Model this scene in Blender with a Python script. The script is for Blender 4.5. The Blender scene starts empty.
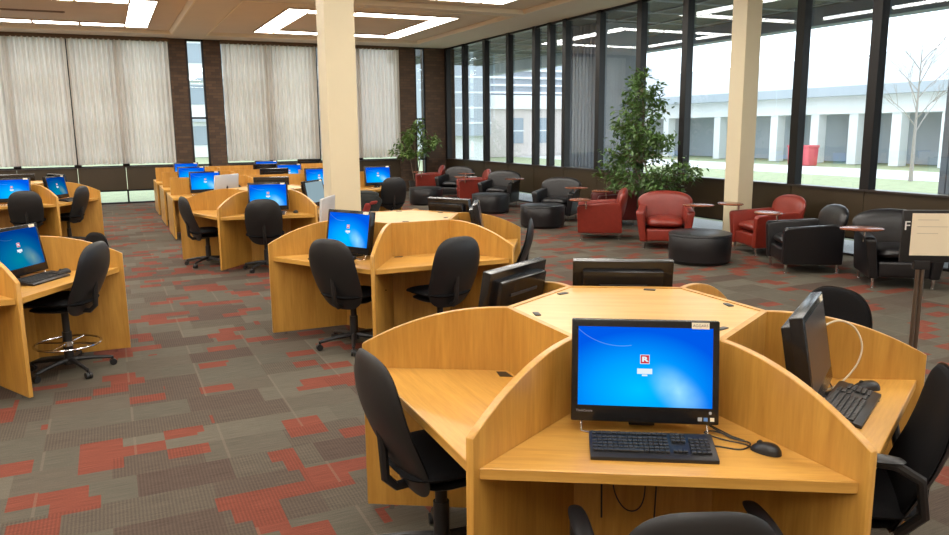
import bpy, bmesh, math, random
from math import sin, cos, pi, radians as R, sqrt
from mathutils import Vector, Matrix
random.seed(7)
SC = bpy.context.scene
C = SC.collection
H = 1.9
# ------------------------------------------------------------------ materials
def nodes_of(name):
    m = bpy.data.materials.new(name); m.use_nodes = True
    nt = m.node_tree; b = nt.nodes['Principled BSDF']
    return m, nt, b
def mat(name, col, rough=.5, metal=0., noise=0., nscale=30., spec=.5, bump=0.):
    m, nt, b = nodes_of(name)
    b.inputs['Base Color'].default_value = (*col, 1); b.inputs['Roughness'].default_value = rough
    b.inputs['Metallic'].default_value = metal; b.inputs['Specular IOR Level'].default_value = spec
    if noise or bump:
        tc = nt.nodes.new('ShaderNodeTexCoord'); n = nt.nodes.new('ShaderNodeTexNoise')
        n.inputs['Scale'].default_value = nscale; n.inputs['Detail'].default_value = 4
        nt.links.new(tc.outputs['Object'], n.inputs['Vector'])
        if noise:
            mx = nt.nodes.new('ShaderNodeMix'); mx.data_type = 'RGBA'
            mx.inputs[6].default_value = (*[c*(1-noise) for c in col], 1)
            mx.inputs[7].default_value = (*[min(1, c*(1+noise)) for c in col], 1)
            nt.links.new(n.outputs['Fac'], mx.inputs[0]); nt.links.new(mx.outputs[2], b.inputs['Base Color'])
        if bump:
            bp = nt.nodes.new('ShaderNodeBump'); bp.inputs['Strength'].default_value = bump; bp.inputs['Distance'].default_value = .01
            nt.links.new(n.outputs['Fac'], bp.inputs['Height']); nt.links.new(bp.outputs['Normal'], b.inputs['Normal'])
    return m
def oak(name, scale, c1=(.43, .205, .034), c2=(.57, .30, .058), rough=.38):
    m, nt, b = nodes_of(name)
    tc = nt.nodes.new('ShaderNodeTexCoord'); mp = nt.nodes.new('ShaderNodeMapping')
    mp.inputs['Scale'].default_value = scale
    n = nt.nodes.new('ShaderNodeTexNoise'); n.inputs['Scale'].default_value = 3.; n.inputs['Detail'].default_value = 6; n.inputs['Distortion'].default_value = .6
    n2 = nt.nodes.new('ShaderNodeTexNoise'); n2.inputs['Scale'].default_value = 16.; n2.inputs['Detail'].default_value = 3
    r = nt.nodes.new('ShaderNodeValToRGB')
    r.color_ramp.elements[0].position = .36; r.color_ramp.elements[0].color = (*c1, 1)
    r.color_ramp.elements[1].position = .64; r.color_ramp.elements[1].color = (*c2, 1)
    mx = nt.nodes.new('ShaderNodeMath'); mx.operation = 'MULTIPLY_ADD'; mx.inputs[1].default_value = .35
    md = nt.nodes.new('ShaderNodeMath'); md.operation = 'MULTIPLY'; md.inputs[1].default_value = .65
    L = nt.links.new
    L(tc.outputs['Object'], mp.inputs['Vector']); L(mp.outputs[0], n.inputs['Vector']); L(mp.outputs[0], n2.inputs['Vector'])
    L(n.outputs['Fac'], md.inputs[0]); L(n2.outputs['Fac'], mx.inputs[0]); L(md.outputs[0], mx.inputs[2])
    L(mx.outputs[0], r.inputs[0]); L(r.outputs[0], b.inputs['Base Color'])
    b.inputs['Roughness'].default_value = rough
    return m
def emit(name, col, s):
    m = bpy.data.materials.new(name); m.use_nodes = True; nt = m.node_tree
    nt.nodes.clear(); e = nt.nodes.new('ShaderNodeEmission'); o = nt.nodes.new('ShaderNodeOutputMaterial')
    e.inputs[0].default_value = (*col, 1); e.inputs[1].default_value = s
    nt.links.new(e.outputs[0], o.inputs[0]); return m
M = {}
M['oak_v'] = oak('oak_vertical_grain', (5, 5, .45))
M['oak_h'] = oak('oak_lengthwise_grain', (.5, 6, 6), (.49, .245, .044), (.63, .34, .075), .3)
M['oak_cap'] = oak('pale_oak', (.5, 6, 6), (.55, .32, .10), (.68, .42, .15), .28)
M['black'] = mat('black_plastic', (.012, .012, .013), .4)
M['black_gloss'] = mat('black_gloss_plastic', (.008, .008, .009), .22)
M['darkgrey'] = mat('dark_grey_plastic', (.035, .035, .037), .45)
M['key'] = mat('key_caps', (.02, .02, .021), .5)
M['fabric'] = mat('charcoal_weave', (.006, .006, .007), .75, noise=.35, nscale=160, bump=.15, spec=.1)
M['rim'] = mat('grey_trim_plastic', (.012, .012, .013), .42)
M['leather_black'] = mat('black_leather', (.008, .0072, .0085), .36, noise=.25, nscale=25, bump=.12)
M['leather_red'] = mat('red_leather', (.215, .023, .013), .36, noise=.18, nscale=18, bump=.12)
M['leather_maroon'] = mat('dark_red_leather', (.11, .014, .012), .4, noise=.18, nscale=18, bump=.12)
M['chrome'] = mat('chrome', (.75, .75, .76), .16, 1)
M['steel'] = mat('brushed_steel', (.30, .25, .21), .32, 1)
M['cherry'] = mat('cherry_veneer', (.22, .07, .035), .25, noise=.2, nscale=12)
M['white_plastic'] = mat('white_plastic', (.72, .72, .72), .4)
M['silver'] = mat('silver_aluminium', (.62, .63, .65), .35, .4)
M['paper'] = mat('cream_paper', (.76, .65, .47), .7)
M['sticker'] = mat('sticker_paper', (.80, .72, .55), .6)
M['ink'] = mat('ink', (.12, .10, .07), .7)
M['white_ink'] = mat('white_print', (.75, .75, .72), .6)
M['grey_print'] = mat('grey_print', (.35, .35, .36), .5)
M['blue_sticker'] = mat('blue_sticker', (.10, .22, .5), .4)
M['column'] = mat('beige_paint', (.67, .585, .40), .55, noise=.03, nscale=4)
M['ceil'] = mat('dim_tinted_ceiling_plaster', (.68, .565, .46), .85, noise=.05, nscale=2)  # tan tint paints in the dim warm light inside the coffers
M['beam'] = mat('daylight_toned_beam_plaster', (.67, .59, .51), .85, noise=.04, nscale=2)  # same ceiling, greyer and paler to imitate cool light from the windows
M['mould'] = mat('cream_moulding', (.78, .68, .53), .6)
M['lamp_edge'] = mat('luminaire_frame', (.45, .33, .22), .5)
M['lamp'] = emit('fluorescent_diffuser', (1., .955, .87), 15.)
M['mullion'] = mat('dark_bronze_metal', (.009, .008, .0085), .4, .2)
M['panel'] = mat('dark_bronze_panel', (.042, .028, .013), .4, noise=.2, nscale=1.5)
M['sillmetal'] = mat('bronze_sill', (.10, .09, .085), .3, .7)
M['rail'] = mat('curtain_rail', (.12, .07, .035), .6)
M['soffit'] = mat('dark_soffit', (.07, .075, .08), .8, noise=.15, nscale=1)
M['fascia'] = mat('blue_grey_concrete', (.24, .29, .36), .8, noise=.08, nscale=1)
M['concrete'] = mat('grey_concrete', (.30, .32, .37), .85, noise=.12, nscale=3)
M['facade'] = mat('white_facade', (.80, .82, .84), .8, noise=.03, nscale=.4)
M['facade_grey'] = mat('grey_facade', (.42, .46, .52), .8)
M['roofband'] = mat('slate_band', (.40, .45, .50), .7)
M['pinkwall'] = mat('pale_pink_brick', (.62, .56, .53), .8, noise=.06, nscale=2)
M['winglass'] = mat('far_window_glass', (.30, .36, .42), .25)
M['redbox'] = mat('red_bin_plastic', (.62, .10, .12), .5)
M['bark'] = mat('grey_bark', (.36, .33, .31), .9, noise=.2, nscale=20)
M['trunk'] = mat('pale_trunk', (.14, .10, .065), .8, noise=.25, nscale=40)
M['leaf'] = mat('ficus_leaf', (.085, .165, .04), .4, noise=.45, nscale=9)
M['leaf2'] = mat('light_leaf', (.11, .19, .04), .45, noise=.4, nscale=9)
M['pot'] = mat('dark_pot', (.03, .025, .022), .5)
M['soil'] = mat('soil', (.03, .02, .012), .95, noise=.4, nscale=60)
M['cream_cable'] = mat('cream_cable', (.62, .52, .36), .5)
M['jacket_red'] = mat('red_cloth', (.22, .022, .015), .85, noise=.2, nscale=60)
M['jacket_dark'] = mat('dark_cloth', (.018, .02, .018), .9, noise=.4, nscale=60)
M['wall'] = mat('tan_wall_paint', (.50, .38, .26), .8, noise=.04, nscale=2)
M['vent'] = mat('vent_bronze', (.24, .15, .09), .6)
M['path'] = mat('pale_paving', (.72, .72, .72), .85, noise=.06, nscale=2)

def brick_mat():
    m, nt, b = nodes_of('dark_brown_brick'); L = nt.links.new
    tc = nt.nodes.new('ShaderNodeTexCoord'); sp = nt.nodes.new('ShaderNodeSeparateXYZ'); cb = nt.nodes.new('ShaderNodeCombineXYZ')
    ad = nt.nodes.new('ShaderNodeMath'); ad.operation = 'ADD'
    L(tc.outputs['Object'], sp.inputs[0]); L(sp.outputs[0], ad.inputs[0]); L(sp.outputs[1], ad.inputs[1])
    L(ad.outputs[0], cb.inputs[0]); L(sp.outputs[2], cb.inputs[1])
    br = nt.nodes.new('ShaderNodeTexBrick'); br.inputs['Scale'].default_value = 1.
    br.inputs['Brick Width'].default_value = .22; br.inputs['Row Height'].default_value = .078; br.inputs['Mortar Size'].default_value = .006
    br.inputs['Color1'].default_value = (.105, .060, .034, 1); br.inputs['Color2'].default_value = (.06, .035, .021, 1)
    br.inputs['Mortar'].default_value = (.05, .035, .027, 1)
    L(cb.outputs[0], br.inputs['Vector']); L(br.outputs['Color'], b.inputs['Base Color']); b.inputs['Roughness'].default_value = .85
    return m
M['brick'] = brick_mat()

def carpet_mat():
    m, nt, b = nodes_of('patchwork_carpet_tile'); L = nt.links.new; N = nt.nodes.new
    tc = N('ShaderNodeTexCoord'); sp = N('ShaderNodeSeparateXYZ'); L(tc.outputs['Object'], sp.inputs[0])
    def mth(op, a, bb=None, c=None):
        n = N('ShaderNodeMath'); n.operation = op
        for i, v in enumerate((a, bb, c)):
            if v is None: continue
            if isinstance(v, (int, float)): n.inputs[i].default_value = v
            else: L(v, n.inputs[i])
        return n.outputs[0]
    def cell(sx, sy, seed):
        row = mth('FLOOR', mth('DIVIDE', sp.outputs[1], sy))
        w1 = N('ShaderNodeTexWhiteNoise'); w1.noise_dimensions = '1D'; L(mth('ADD', row, seed), w1.inputs['W'])
        xx = mth('ADD', mth('DIVIDE', sp.outputs[0], sx), mth('MULTIPLY', mth('FLOOR', mth('MULTIPLY', w1.outputs['Value'], 4)), .25))
        col = mth('FLOOR', xx)
        cb = N('ShaderNodeCombineXYZ'); L(col, cb.inputs[0]); L(row, cb.inputs[1]); cb.inputs[2].default_value = seed
        w = N('ShaderNodeTexWhiteNoise'); w.noise_dimensions = '3D'; L(cb.outputs[0], w.inputs['Vector'])
        return w.outputs['Value'], mth('FRACT', xx), mth('FRACT', mth('DIVIDE', sp.outputs[1], sy))
    a, fx, fy = cell(.24, .16, 3.3)
    c, _, _ = cell(.5, .5, 17.1)
    rib = mth('GREATER_THAN', mth('FRACT', mth('DIVIDE', sp.outputs[0], .018)), .5)
    g, _, _ = cell(.5, .3, 31.7)
    red = mth('GREATER_THAN', mth('ADD', a, mth('MULTIPLY', c, .34)), .975)
    ramp = N('ShaderNodeValToRGB'); ramp.color_ramp.interpolation = 'LINEAR'
    e = ramp.color_ramp.elements; e[0].color = (.082, .056, .043, 1); e[1].color = (.118, .104, .078, 1)
    e.new(.35).color = (.098, .080, .060, 1); e.new(.65).color = (.092, .082, .062, 1)
    L(g, ramp.inputs[0])
    n = N('ShaderNodeTexNoise'); n.inputs['Scale'].default_value = 180; n.inputs['Detail'].default_value = 2; L(tc.outputs['Object'], n.inputs['Vector'])
    mp = N('ShaderNodeMapping'); mp.inputs['Scale'].default_value = (4, 90, 1); L(tc.outputs['Object'], mp.inputs[0])
    n3 = N('ShaderNodeTexNoise'); n3.inputs['Scale'].default_value = 1.5; L(mp.outputs[0], n3.inputs['Vector'])
    mx = N('ShaderNodeMix'); mx.data_type = 'RGBA'; L(red, mx.inputs[0]); L(ramp.outputs[0], mx.inputs[6]); mx.inputs[7].default_value = (.168, .047, .029, 1)
    # fine pale seam lines of the tiles
    fx2 = mth('FRACT', mth('DIVIDE', sp.outputs[0], .5)); seam = mth('LESS_THAN', fx2, .03)
    mx3 = N('ShaderNodeMix'); mx3.data_type = 'RGBA'; L(mth('MULTIPLY', seam, mth('MULTIPLY', mth('GREATER_THAN', g, .45), .3)), mx3.inputs[0]); L(mx.outputs[2], mx3.inputs[6]); mx3.inputs[7].default_value = (.19, .15, .11, 1)
    k = mth('SUBTRACT', mth('MULTIPLY_ADD', mth('ADD', n.outputs['Fac'], n3.outputs['Fac']), .8, .12), mth('MULTIPLY', rib, mth('MULTIPLY', mth('LESS_THAN', g, .4), .16)))
    mx2 = N('ShaderNodeMix'); mx2.data_type = 'RGBA'; mx2.blend_type = 'MULTIPLY'; mx2.inputs[0].default_value = 1
    cbk = N('ShaderNodeCombineColor'); [L(k, cbk.inputs[i]) for i in range(3)]
    L(mx3.outputs[2], mx2.inputs[6]); L(cbk.outputs[0], mx2.inputs[7])
    L(mx2.outputs[2], b.inputs['Base Color']); b.inputs['Roughness'].default_value = .95; b.inputs['Specular IOR Level'].default_value = .15
    return m
M['carpet'] = carpet_mat()

def grass_mat():
    return mat('lawn_grass', (.36, .40, .24), .95, noise=.3, nscale=3)
M['grass'] = grass_mat()

def glass_mat(name, tint, f0):
    m = bpy.data.materials.new(name); m.use_nodes = True; nt = m.node_tree; nt.nodes.clear(); L = nt.links.new
    o = nt.nodes.new('ShaderNodeOutputMaterial'); t = nt.nodes.new('ShaderNodeBsdfTransparent'); g = nt.nodes.new('ShaderNodeBsdfGlossy')
    mx = nt.nodes.new('ShaderNodeMixShader'); lw = nt.nodes.new('ShaderNodeLayerWeight'); lw.inputs[0].default_value = .5
    pw = nt.nodes.new('ShaderNodeMath'); pw.operation = 'POWER'; pw.inputs[1].default_value = 4.; L(lw.outputs['Facing'], pw.inputs[0])
    fr = nt.nodes.new('ShaderNodeMath'); fr.operation = 'MULTIPLY_ADD'; fr.inputs[1].default_value = .9; fr.inputs[2].default_value = f0; L(pw.outputs[0], fr.inputs[0])
    t.inputs[0].default_value = (*tint, 1); g.inputs['Roughness'].default_value = .0; g.inputs[0].default_value = (.95, .97, 1, 1)
    L(fr.outputs[0], mx.inputs[0]); L(t.outputs[0], mx.inputs[1]); L(g.outputs[0], mx.inputs[2]); L(mx.outputs[0], o.inputs[0])
    return m
M['glass'] = glass_mat('window_glass', (.92, .96, .98), .05)

def curtain_mat():
    m = bpy.data.materials.new('sheer_curtain_cloth'); m.use_nodes = True; nt = m.node_tree; nt.nodes.clear(); L = nt.links.new
    o = nt.nodes.new('ShaderNodeOutputMaterial'); d = nt.nodes.new('ShaderNodeBsdfDiffuse'); t = nt.nodes.new('ShaderNodeBsdfTranslucent')
    tr = nt.nodes.new('ShaderNodeBsdfTransparent'); a = nt.nodes.new('ShaderNodeAddShader'); mx = nt.nodes.new('ShaderNodeMixShader')
    tc = nt.nodes.new('ShaderNodeTexCoord'); mp = nt.nodes.new('ShaderNodeMapping'); mp.inputs['Scale'].default_value = (40, 1, .6)
    n = nt.nodes.new('ShaderNodeTexNoise'); n.inputs['Scale'].default_value = 1.; n.inputs['Detail'].default_value = 3
    r = nt.nodes.new('ShaderNodeValToRGB'); r.color_ramp.elements[0].color = (.60, .53, .46, 1); r.color_ramp.elements[1].color = (.76, .68, .61, 1)
    r.color_ramp.elements[0].position = .3; r.color_ramp.elements[1].position = .7
    L(tc.outputs['Object'], mp.inputs[0]); L(mp.outputs[0], n.inputs['Vector']); L(n.outputs['Fac'], r.inputs[0])
    L(r.outputs[0], d.inputs[0]); L(r.outputs[0], t.inputs[0])
    m2 = nt.nodes.new('ShaderNodeMixShader'); m2.inputs[0].default_value = .62
    L(d.outputs[0], m2.inputs[1]); L(t.outputs[0], m2.inputs[2])
    mx.inputs[0].default_value = .06; L(m2.outputs[0], mx.inputs[1]); L(tr.outputs[0], mx.inputs[2]); L(mx.outputs[0], o.inputs[0])
    return m
M['curtain'] = curtain_mat()

def screen_mat(name, strength, tint=(1, 1, 1)):
    """lit display picture: blue wallpaper with a paler glow low on the right and one thin arc (object space, x across, z up)"""
    m = bpy.data.materials.new(name); m.use_nodes = True; nt = m.node_tree; nt.nodes.clear(); L = nt.links.new; N = nt.nodes.new
    o = N('ShaderNodeOutputMaterial'); e = N('ShaderNodeEmission'); tc = N('ShaderNodeTexCoord'); sp = N('ShaderNodeSeparateXYZ')
    L(tc.outputs['Object'], sp.inputs[0])
    def mth(op, a, b=None, c=None):
        n = N('ShaderNodeMath'); n.operation = op
        for i, v in enumerate((a, b, c)):
            if v is None: continue
            if isinstance(v, (int, float)): n.inputs[i].default_value = v
            else: L(v, n.inputs[i])
        return n.outputs[0]
    x, z = sp.outputs[0], sp.outputs[2]
    d0 = mth('SQRT', mth('ADD', mth('POWER', mth('ADD', x, .02), 2), mth('POWER', mth('MULTIPLY', mth('ADD', z, .07), 1.5), 2)))
    r = N('ShaderNodeValToRGB'); L(mth('MULTIPLY', d0, 3.), r.inputs[0])
    cr = r.color_ramp.elements; cr[0].color = (.0, .52, 1.0, 1); cr[1].color = (.0, .10, .78, 1); cr.new(.5).color = (.0, .34, 1.0, 1)
    n = N('ShaderNodeTexNoise'); n.inputs['Scale'].default_value = 14; L(tc.outputs['Object'], n.inputs['Vector'])
    gx = mth('SUBTRACT', x, .125); gz = mth('ADD', z, .075)
    gd = mth('SQRT', mth('ADD', mth('POWER', mth('ADD', gx, mth('MULTIPLY', gz, .7)), 2), mth('POWER', mth('MULTIPLY', mth('SUBTRACT', gz, mth('MULTIPLY', gx, .2)), .8), 2)))
    gl = mth('MULTIPLY', mth('SMOOTH_MAX', mth('SUBTRACT', 1., mth('MULTIPLY', gd, 11.)), 0., .25), mth('MULTIPLY_ADD', n.outputs['Fac'], .8, .35))
    gl = mth('MINIMUM', mth('MULTIPLY', gl, .8), 1.)
    m1 = N('ShaderNodeMix'); m1.data_type = 'RGBA'; L(gl, m1.inputs[0]); L(r.outputs[0], m1.inputs[6]); m1.inputs[7].default_value = (.50, .95, 1., 1)
    ad = mth('ABSOLUTE', mth('SUBTRACT', mth('SQRT', mth('ADD', mth('POWER', mth('ADD', x, .09), 2), mth('POWER', mth('SUBTRACT', z, .33), 2))), .235))
    arc = mth('MULTIPLY', mth('LESS_THAN', ad, .0012), mth('MULTIPLY', mth('LESS_THAN', x, -.05), .22))
    m2 = N('ShaderNodeMix'); m2.data_type = 'RGBA'; L(arc, m2.inputs[0]); L(m1.outputs[2], m2.inputs[6]); m2.inputs[7].default_value = (.5, .8, 1, 1)
    m3 = N('ShaderNodeMix'); m3.data_type = 'RGBA'; m3.blend_type = 'MULTIPLY'; m3.inputs[0].default_value = 1; L(m2.outputs[2], m3.inputs[6]); m3.inputs[7].default_value = (*tint, 1)
    L(m3.outputs[2], e.inputs[0]); e.inputs[1].default_value = strength; L(e.outputs[0], o.inputs[0])
    return m
M['screen'] = screen_mat('lit_blue_desktop', 1.05)
M['screen_dim'] = screen_mat('dimmer_blue_desktop', .5, (1, .9, .72))
M['screen_off'] = mat('dark_screen', (.035, .028, .028), .3)
M['screen_grey'] = emit('pale_grey_page', (.36, .50, .56), .8)
M['logo_red'] = emit('red_badge_pixels', (.66, .03, .05), .95)
M['logo_white'] = emit('white_pixels', (.85, .95, 1), .95)

# ------------------------------------------------------------------ mesh helpers
class MB:
    def __init__(s): s.bm = bmesh.new()
    def box(s, x0, x1, y0, y1, z0, z1, bev=0, seg=2):
        b = bmesh.new(); bmesh.ops.create_cube(b, size=1)
        bmesh.ops.scale(b, vec=(x1-x0, y1-y0, z1-z0), verts=b.verts); bmesh.ops.translate(b, vec=((x0+x1)/2, (y0+y1)/2, (z0+z1)/2), verts=b.verts)
        if bev: bmesh.ops.bevel(b, geom=b.edges[:], offset=bev, segments=seg, affect='EDGES', profile=.6)
        return s.join(b)
    def join(s, b, mtx=None):
        if mtx is not None: bmesh.ops.transform(b, matrix=mtx, verts=b.verts)
        me = bpy.data.meshes.new('t'); b.to_mesh(me); b.free(); s.bm.from_mesh(me); bpy.data.meshes.remove(me); return s
    def prism(s, pts, axis, a, c, bev=0, seg=2):
        """polygon pts in the plane across `axis`, extruded from a to c"""
        b = bmesh.new()
        def P(p, t): return {'x': (t, p[0], p[1]), 'y': (p[0], t, p[1]), 'z': (p[0], p[1], t)}[axis]
        v0 = [b.verts.new(P(p, a)) for p in pts]; v1 = [b.verts.new(P(p, c)) for p in pts]
        n = len(pts); b.faces.new(v0); b.faces.new(v1[::-1])
        for i in range(n): b.faces.new((v0[i], v1[i], v1[(i+1) % n], v0[(i+1) % n]))
        bmesh.ops.recalc_face_normals(b, faces=b.faces)
        if bev:
            es = [e for e in b.edges if e.calc_face_angle(0) > .5]
            bmesh.ops.bevel(b, geom=es, offset=bev, segments=seg, affect='EDGES', profile=.6)
        return s.join(b)
    def cyl(s, x, y, z0, z1, r0, r1=None, n=20):
        r1 = r0 if r1 is None else r1
        return s.lathe([(0, z0), (r0, z0), (r1, z1), (0, z1)], x, y, n)
    def lathe(s, prof, x=0, y=0, n=24, sx=1., sy=1.):
        b = bmesh.new(); rings = []
        for r, z in prof:
            if r < 1e-6: rings.append([b.verts.new((x, y, z))])
            else: rings.append([b.verts.new((x+sx*r*cos(2*pi*i/n), y+sy*r*sin(2*pi*i/n), z)) for i in range(n)])
        for A, B in zip(rings, rings[1:]):
            if len(A) == 1 and len(B) == 1: continue
            for i in range(n):
                j = (i+1) % n
                if len(A) == 1: b.faces.new((A[0], B[i], B[j]))
                elif len(B) == 1: b.faces.new((A[i], B[0], A[j]))
                else: b.faces.new((A[i], B[i], B[j], A[j]))
        bmesh.ops.recalc_face_normals(b, faces=b.faces)
        return s.join(b)
    def tube(s, pts, r, n=8, closed=False, r1=None):
        pts = [Vector(p) for p in pts]; b = bmesh.new(); rings = []; m = len(pts); up = None
        for i, p in enumerate(pts):
            if closed: t = pts[(i+1) % m]-pts[i-1]
            else: t = pts[min(i+1, m-1)]-pts[max(i-1, 0)]
            t.normalize()
            if up is None: up = Vector((0, 0, 1)) if abs(t.z) < .9 else Vector((1, 0, 0))
            side = t.cross(up).normalized(); up = side.cross(t).normalized()
            rr = r if r1 is None else r+(r1-r)*i/(m-1)
            rings.append([b.verts.new(p+side*rr*cos(2*pi*k/n)+up*rr*sin(2*pi*k/n)) for k in range(n)])
        for i in range(m if closed else m-1):
            A, B = rings[i], rings[(i+1) % m]
            for k in range(n): b.faces.new((A[k], A[(k+1) % n], B[(k+1) % n], B[k]))
        if not closed: b.faces.new(rings[0][::-1]); b.faces.new(rings[-1])
        bmesh.ops.recalc_face_normals(b, faces=b.faces)
        return s.join(b)
    def pillow(s, a, h, p, thf, thb, mapf, n=40, rings=7, taper=0., pw=2.2):
        """rounded slab: super-ellipse outline a x h, soft front and back, bent by mapf(u, v, w)"""
        b = bmesh.new()
        def pt(r, i, sgn):
            t = 2*pi*i/n; cu, cv = cos(t), sin(t)
            u = r*a*math.copysign(abs(cu)**(2/p), cu); v = r*h*math.copysign(abs(cv)**(2/p), cv)
            u *= 1+taper*v/h
            q = max(0, 1-r**pw)**.5
            return b.verts.new(mapf(u, v, thf*q if sgn > 0 else -thb*q))
        outer = [pt(1, i, 1) for i in range(n)]
        for sgn in (1, -1):
            prev = outer
            for k in range(rings-1, 0, -1):
                r = sin(k/rings*pi/2)
                cur = [pt(r, i, sgn) for i in range(n)]
                for i in range(n): b.faces.new((prev[i], prev[(i+1) % n], cur[(i+1) % n], cur[i]))
                prev = cur
            c = pt(0, 0, sgn)
            for i in range(n): b.faces.new((prev[i], prev[(i+1) % n], c))
        bmesh.ops.recalc_face_normals(b, faces=b.faces)
        return s.join(b)
    def xf(s, m): bmesh.ops.transform(s.bm, matrix=m, verts=s.bm.verts); return s
    def build(s, name, m, parent=None, smooth=True, loc=(0, 0, 0), rz=0, ang=40):
        me = bpy.data.meshes.new(name); s.bm.to_mesh(me); s.bm.free()
        me.materials.append(M[m] if isinstance(m, str) else m)
        if smooth:
            me.polygons.foreach_set('use_smooth', [True]*len(me.polygons))
            try: me.set_sharp_from_angle(angle=R(ang))
            except Exception: pass
        o = bpy.data.objects.new(name, me); C.objects.link(o); o.location = loc; o.rotation_euler = (0, 0, rz)
        if parent: o.parent = parent
        return o
def tag(o, label=None, cat=None, group=None, kind=None):
    if label: o['label'] = label
    if cat: o['category'] = cat
    if group: o['group'] = group
    if kind: o['kind'] = kind
    return o
def empty(name, loc=(0, 0, 0), rz=0):
    o = bpy.data.objects.new(name, None); C.objects.link(o); o.location = loc; o.rotation_euler = (0, 0, rz); o.empty_display_size = .1
    return o
def copy_tree(o, parent=None):
    c = o.copy(); C.objects.link(c)
    if parent: c.parent = parent
    for ch in list(o.children): copy_tree(ch, c)
    return c
def put(proto, used, loc, rz, label, cat, group=None):
    """the first call places the thing itself, each later call a copy of it and its parts"""
    o = proto if not used.get(proto.name_full) else copy_tree(proto)
    used[proto.name_full] = True
    o.location = loc; o.rotation_euler = (0, 0, rz)
    if 'group' in o: del o['group']
    return tag(o, label, cat, group)
USED = {}
def struct(name, mb, m, **k): return tag(mb.build(name, m, **k), kind='structure')
def text_mesh(txt, size, bold=0.):
    cu = bpy.data.curves.new('txt', 'FONT'); cu.body = txt; cu.size = size; cu.extrude = size*.02; cu.offset = bold; cu.align_x = 'CENTER'; cu.align_y = 'CENTER'
    o = bpy.data.objects.new('txt', cu); C.objects.link(o); dg = bpy.context.evaluated_depsgraph_get(); dg.update()
    me = bpy.data.meshes.new_from_object(o.evaluated_get(dg)); bpy.data.objects.remove(o)
    return me
def text_obj(name, txt, size, m, parent, mtx, bold=0.):
    me = text_mesh(txt, size, bold); me.transform(mtx); me.materials.clear(); me.materials.append(M[m])
    o = bpy.data.objects.new(name, me); C.objects.link(o)
    if parent: o.parent = parent
    return o
FRONT = Matrix.Rotation(pi/2, 4, 'X')      # text facing -Y

# ------------------------------------------------------------------ room shell
W, YB, ZC = 9.82, 22.85, 4.37
XL, YF = -8.2, -4.6
mb = MB(); mb.box(XL-.2, W+.06, YF-.2, YB+.1, -.12, 0); struct('floor', mb, 'carpet', smooth=False)
# ceiling with shallow coffers
cofx = [(2.6+6.35*k, 8.54+6.35*k) for k in (-2, -1, 0)]
cofx[0] = (-8.0, cofx[0][1]-.0)
cofx = [(-10.1+2.2, -4.16), (-3.75, 2.19-.4), (2.6, 8.54)]
cofy = [(-3.33, 2.65), (3.07, 9.05), (9.47, 15.45), (15.87, 21.85)]
ZR = ZC+.07
mb = MB(); mb.box(XL-.2, W+.1, YF-.2, YB+.2, ZR, ZR+.15); struct('ceiling', mb, 'ceil', smooth=False)
mb = MB()
xs = [XL-.2] + [v for c in cofx for v in c] + [W+.1]
for i in range(0, len(xs), 2): mb.box(xs[i], xs[i+1], YF-.2, YB+.2, ZC, ZR+.001)
ys = [YF-.2] + [v for c in cofy for v in c] + [YB+.2]
for (x0, x1) in cofx:
    for i in range(0, len(ys), 2): mb.box(x0, x1, ys[i], ys[i+1], ZC, ZR+.001)
struct('ceiling_beams', mb, 'beam', smooth=False)
n = 0
for (x0, x1) in cofx:
    for (y0, y1) in cofy:
        n += 1; mb = MB(); w = .09
        prof = [(0, ZC-.012), (.03, ZC-.012), (w, ZR-.012), (w, ZR+.001), (0, ZR+.001)]
        for (a, b_, ax, sgn, o_) in ((y0, y1, 'y', 1, x0), (y0, y1, 'y', -1, x1), (x0, x1, 'x', 1, y0), (x0, x1, 'x', -1, y1)):
            mb.prism([(o_+sgn*u, z) for u, z in prof], ax, a, b_)
        struct('trim_%d' % n, mb, 'mould', smooth=False)
# luminaire rings
def make_ring():
    r = empty('ceiling_light')
    hx, hy, w = 1.96, 2.12, .5; zt = 0; d = .022
    fr = MB()
    def bar(x0, x1, y0, y1): fr.box(x0, x1, y0, y1, -.03, 0)
    e = .025
    panels = []
    for sx in (-1, 1):
        for j in range(3):
            y0 = -hy+j*2*hy/3; y1 = y0+2*hy/3
            x0, x1 = (hx-w, hx) if sx > 0 else (-hx, -hx+w)
            panels.append((x0, x1, y0+(e if j == 0 else 0), y1-(e if j == 2 else 0)))
    for sy in (-1, 1):
        for j in range(3):
            L_ = 2*(hx-w); x0 = -(hx-w)+j*L_/3; x1 = x0+L_/3
            y0, y1 = (hy-w, hy) if sy > 0 else (-hy, -hy+w)
            panels.append((x0+e, x1-e, y0+e, y1-e))
    for (x0, x1, y0, y1) in panels:
        MB().box(x0+.01, x1-.01, y0+.003, y1-.003, -.026, -.008).build('diffuser_panel', 'lamp', r, smooth=False)
    for s_ in (-1, 1):
        bar(s_*hx-.012, s_*hx+.012, -hy, hy); bar(s_*(hx-w)-.006, s_*(hx-w)+.006, -hy+w, hy-w)
        bar(-hx, hx, s_*hy-.012, s_*hy+.012); bar(-hx+w, hx-w, s_*(hy-w)-.01, s_*(hy-w)+.01)
        for j in range(4):
            L_ = 2*(hx-w); x0 = -(hx-w)+j*L_/3
            y0, y1 = sorted((s_*(hy-w), s_*hy)); bar(x0-.02, x0+.02, y0, y1)
    fr.build('light_frame', 'lamp_edge', r, smooth=False)
    return r
ring = make_ring()
RX = {-7.: 'far left', -.80: 'left', 5.66: 'right'}
ringlab = {(-.80, 19.0): 'square ring of ceiling light panels in the coffer above the left curtains',
           (5.66, 19.0): 'square ring of ceiling light panels above the curtains behind the tall beige column',
           (5.66, 12.6): 'ring of ceiling light panels nearer the camera, only its far corner in view at top'}
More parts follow.
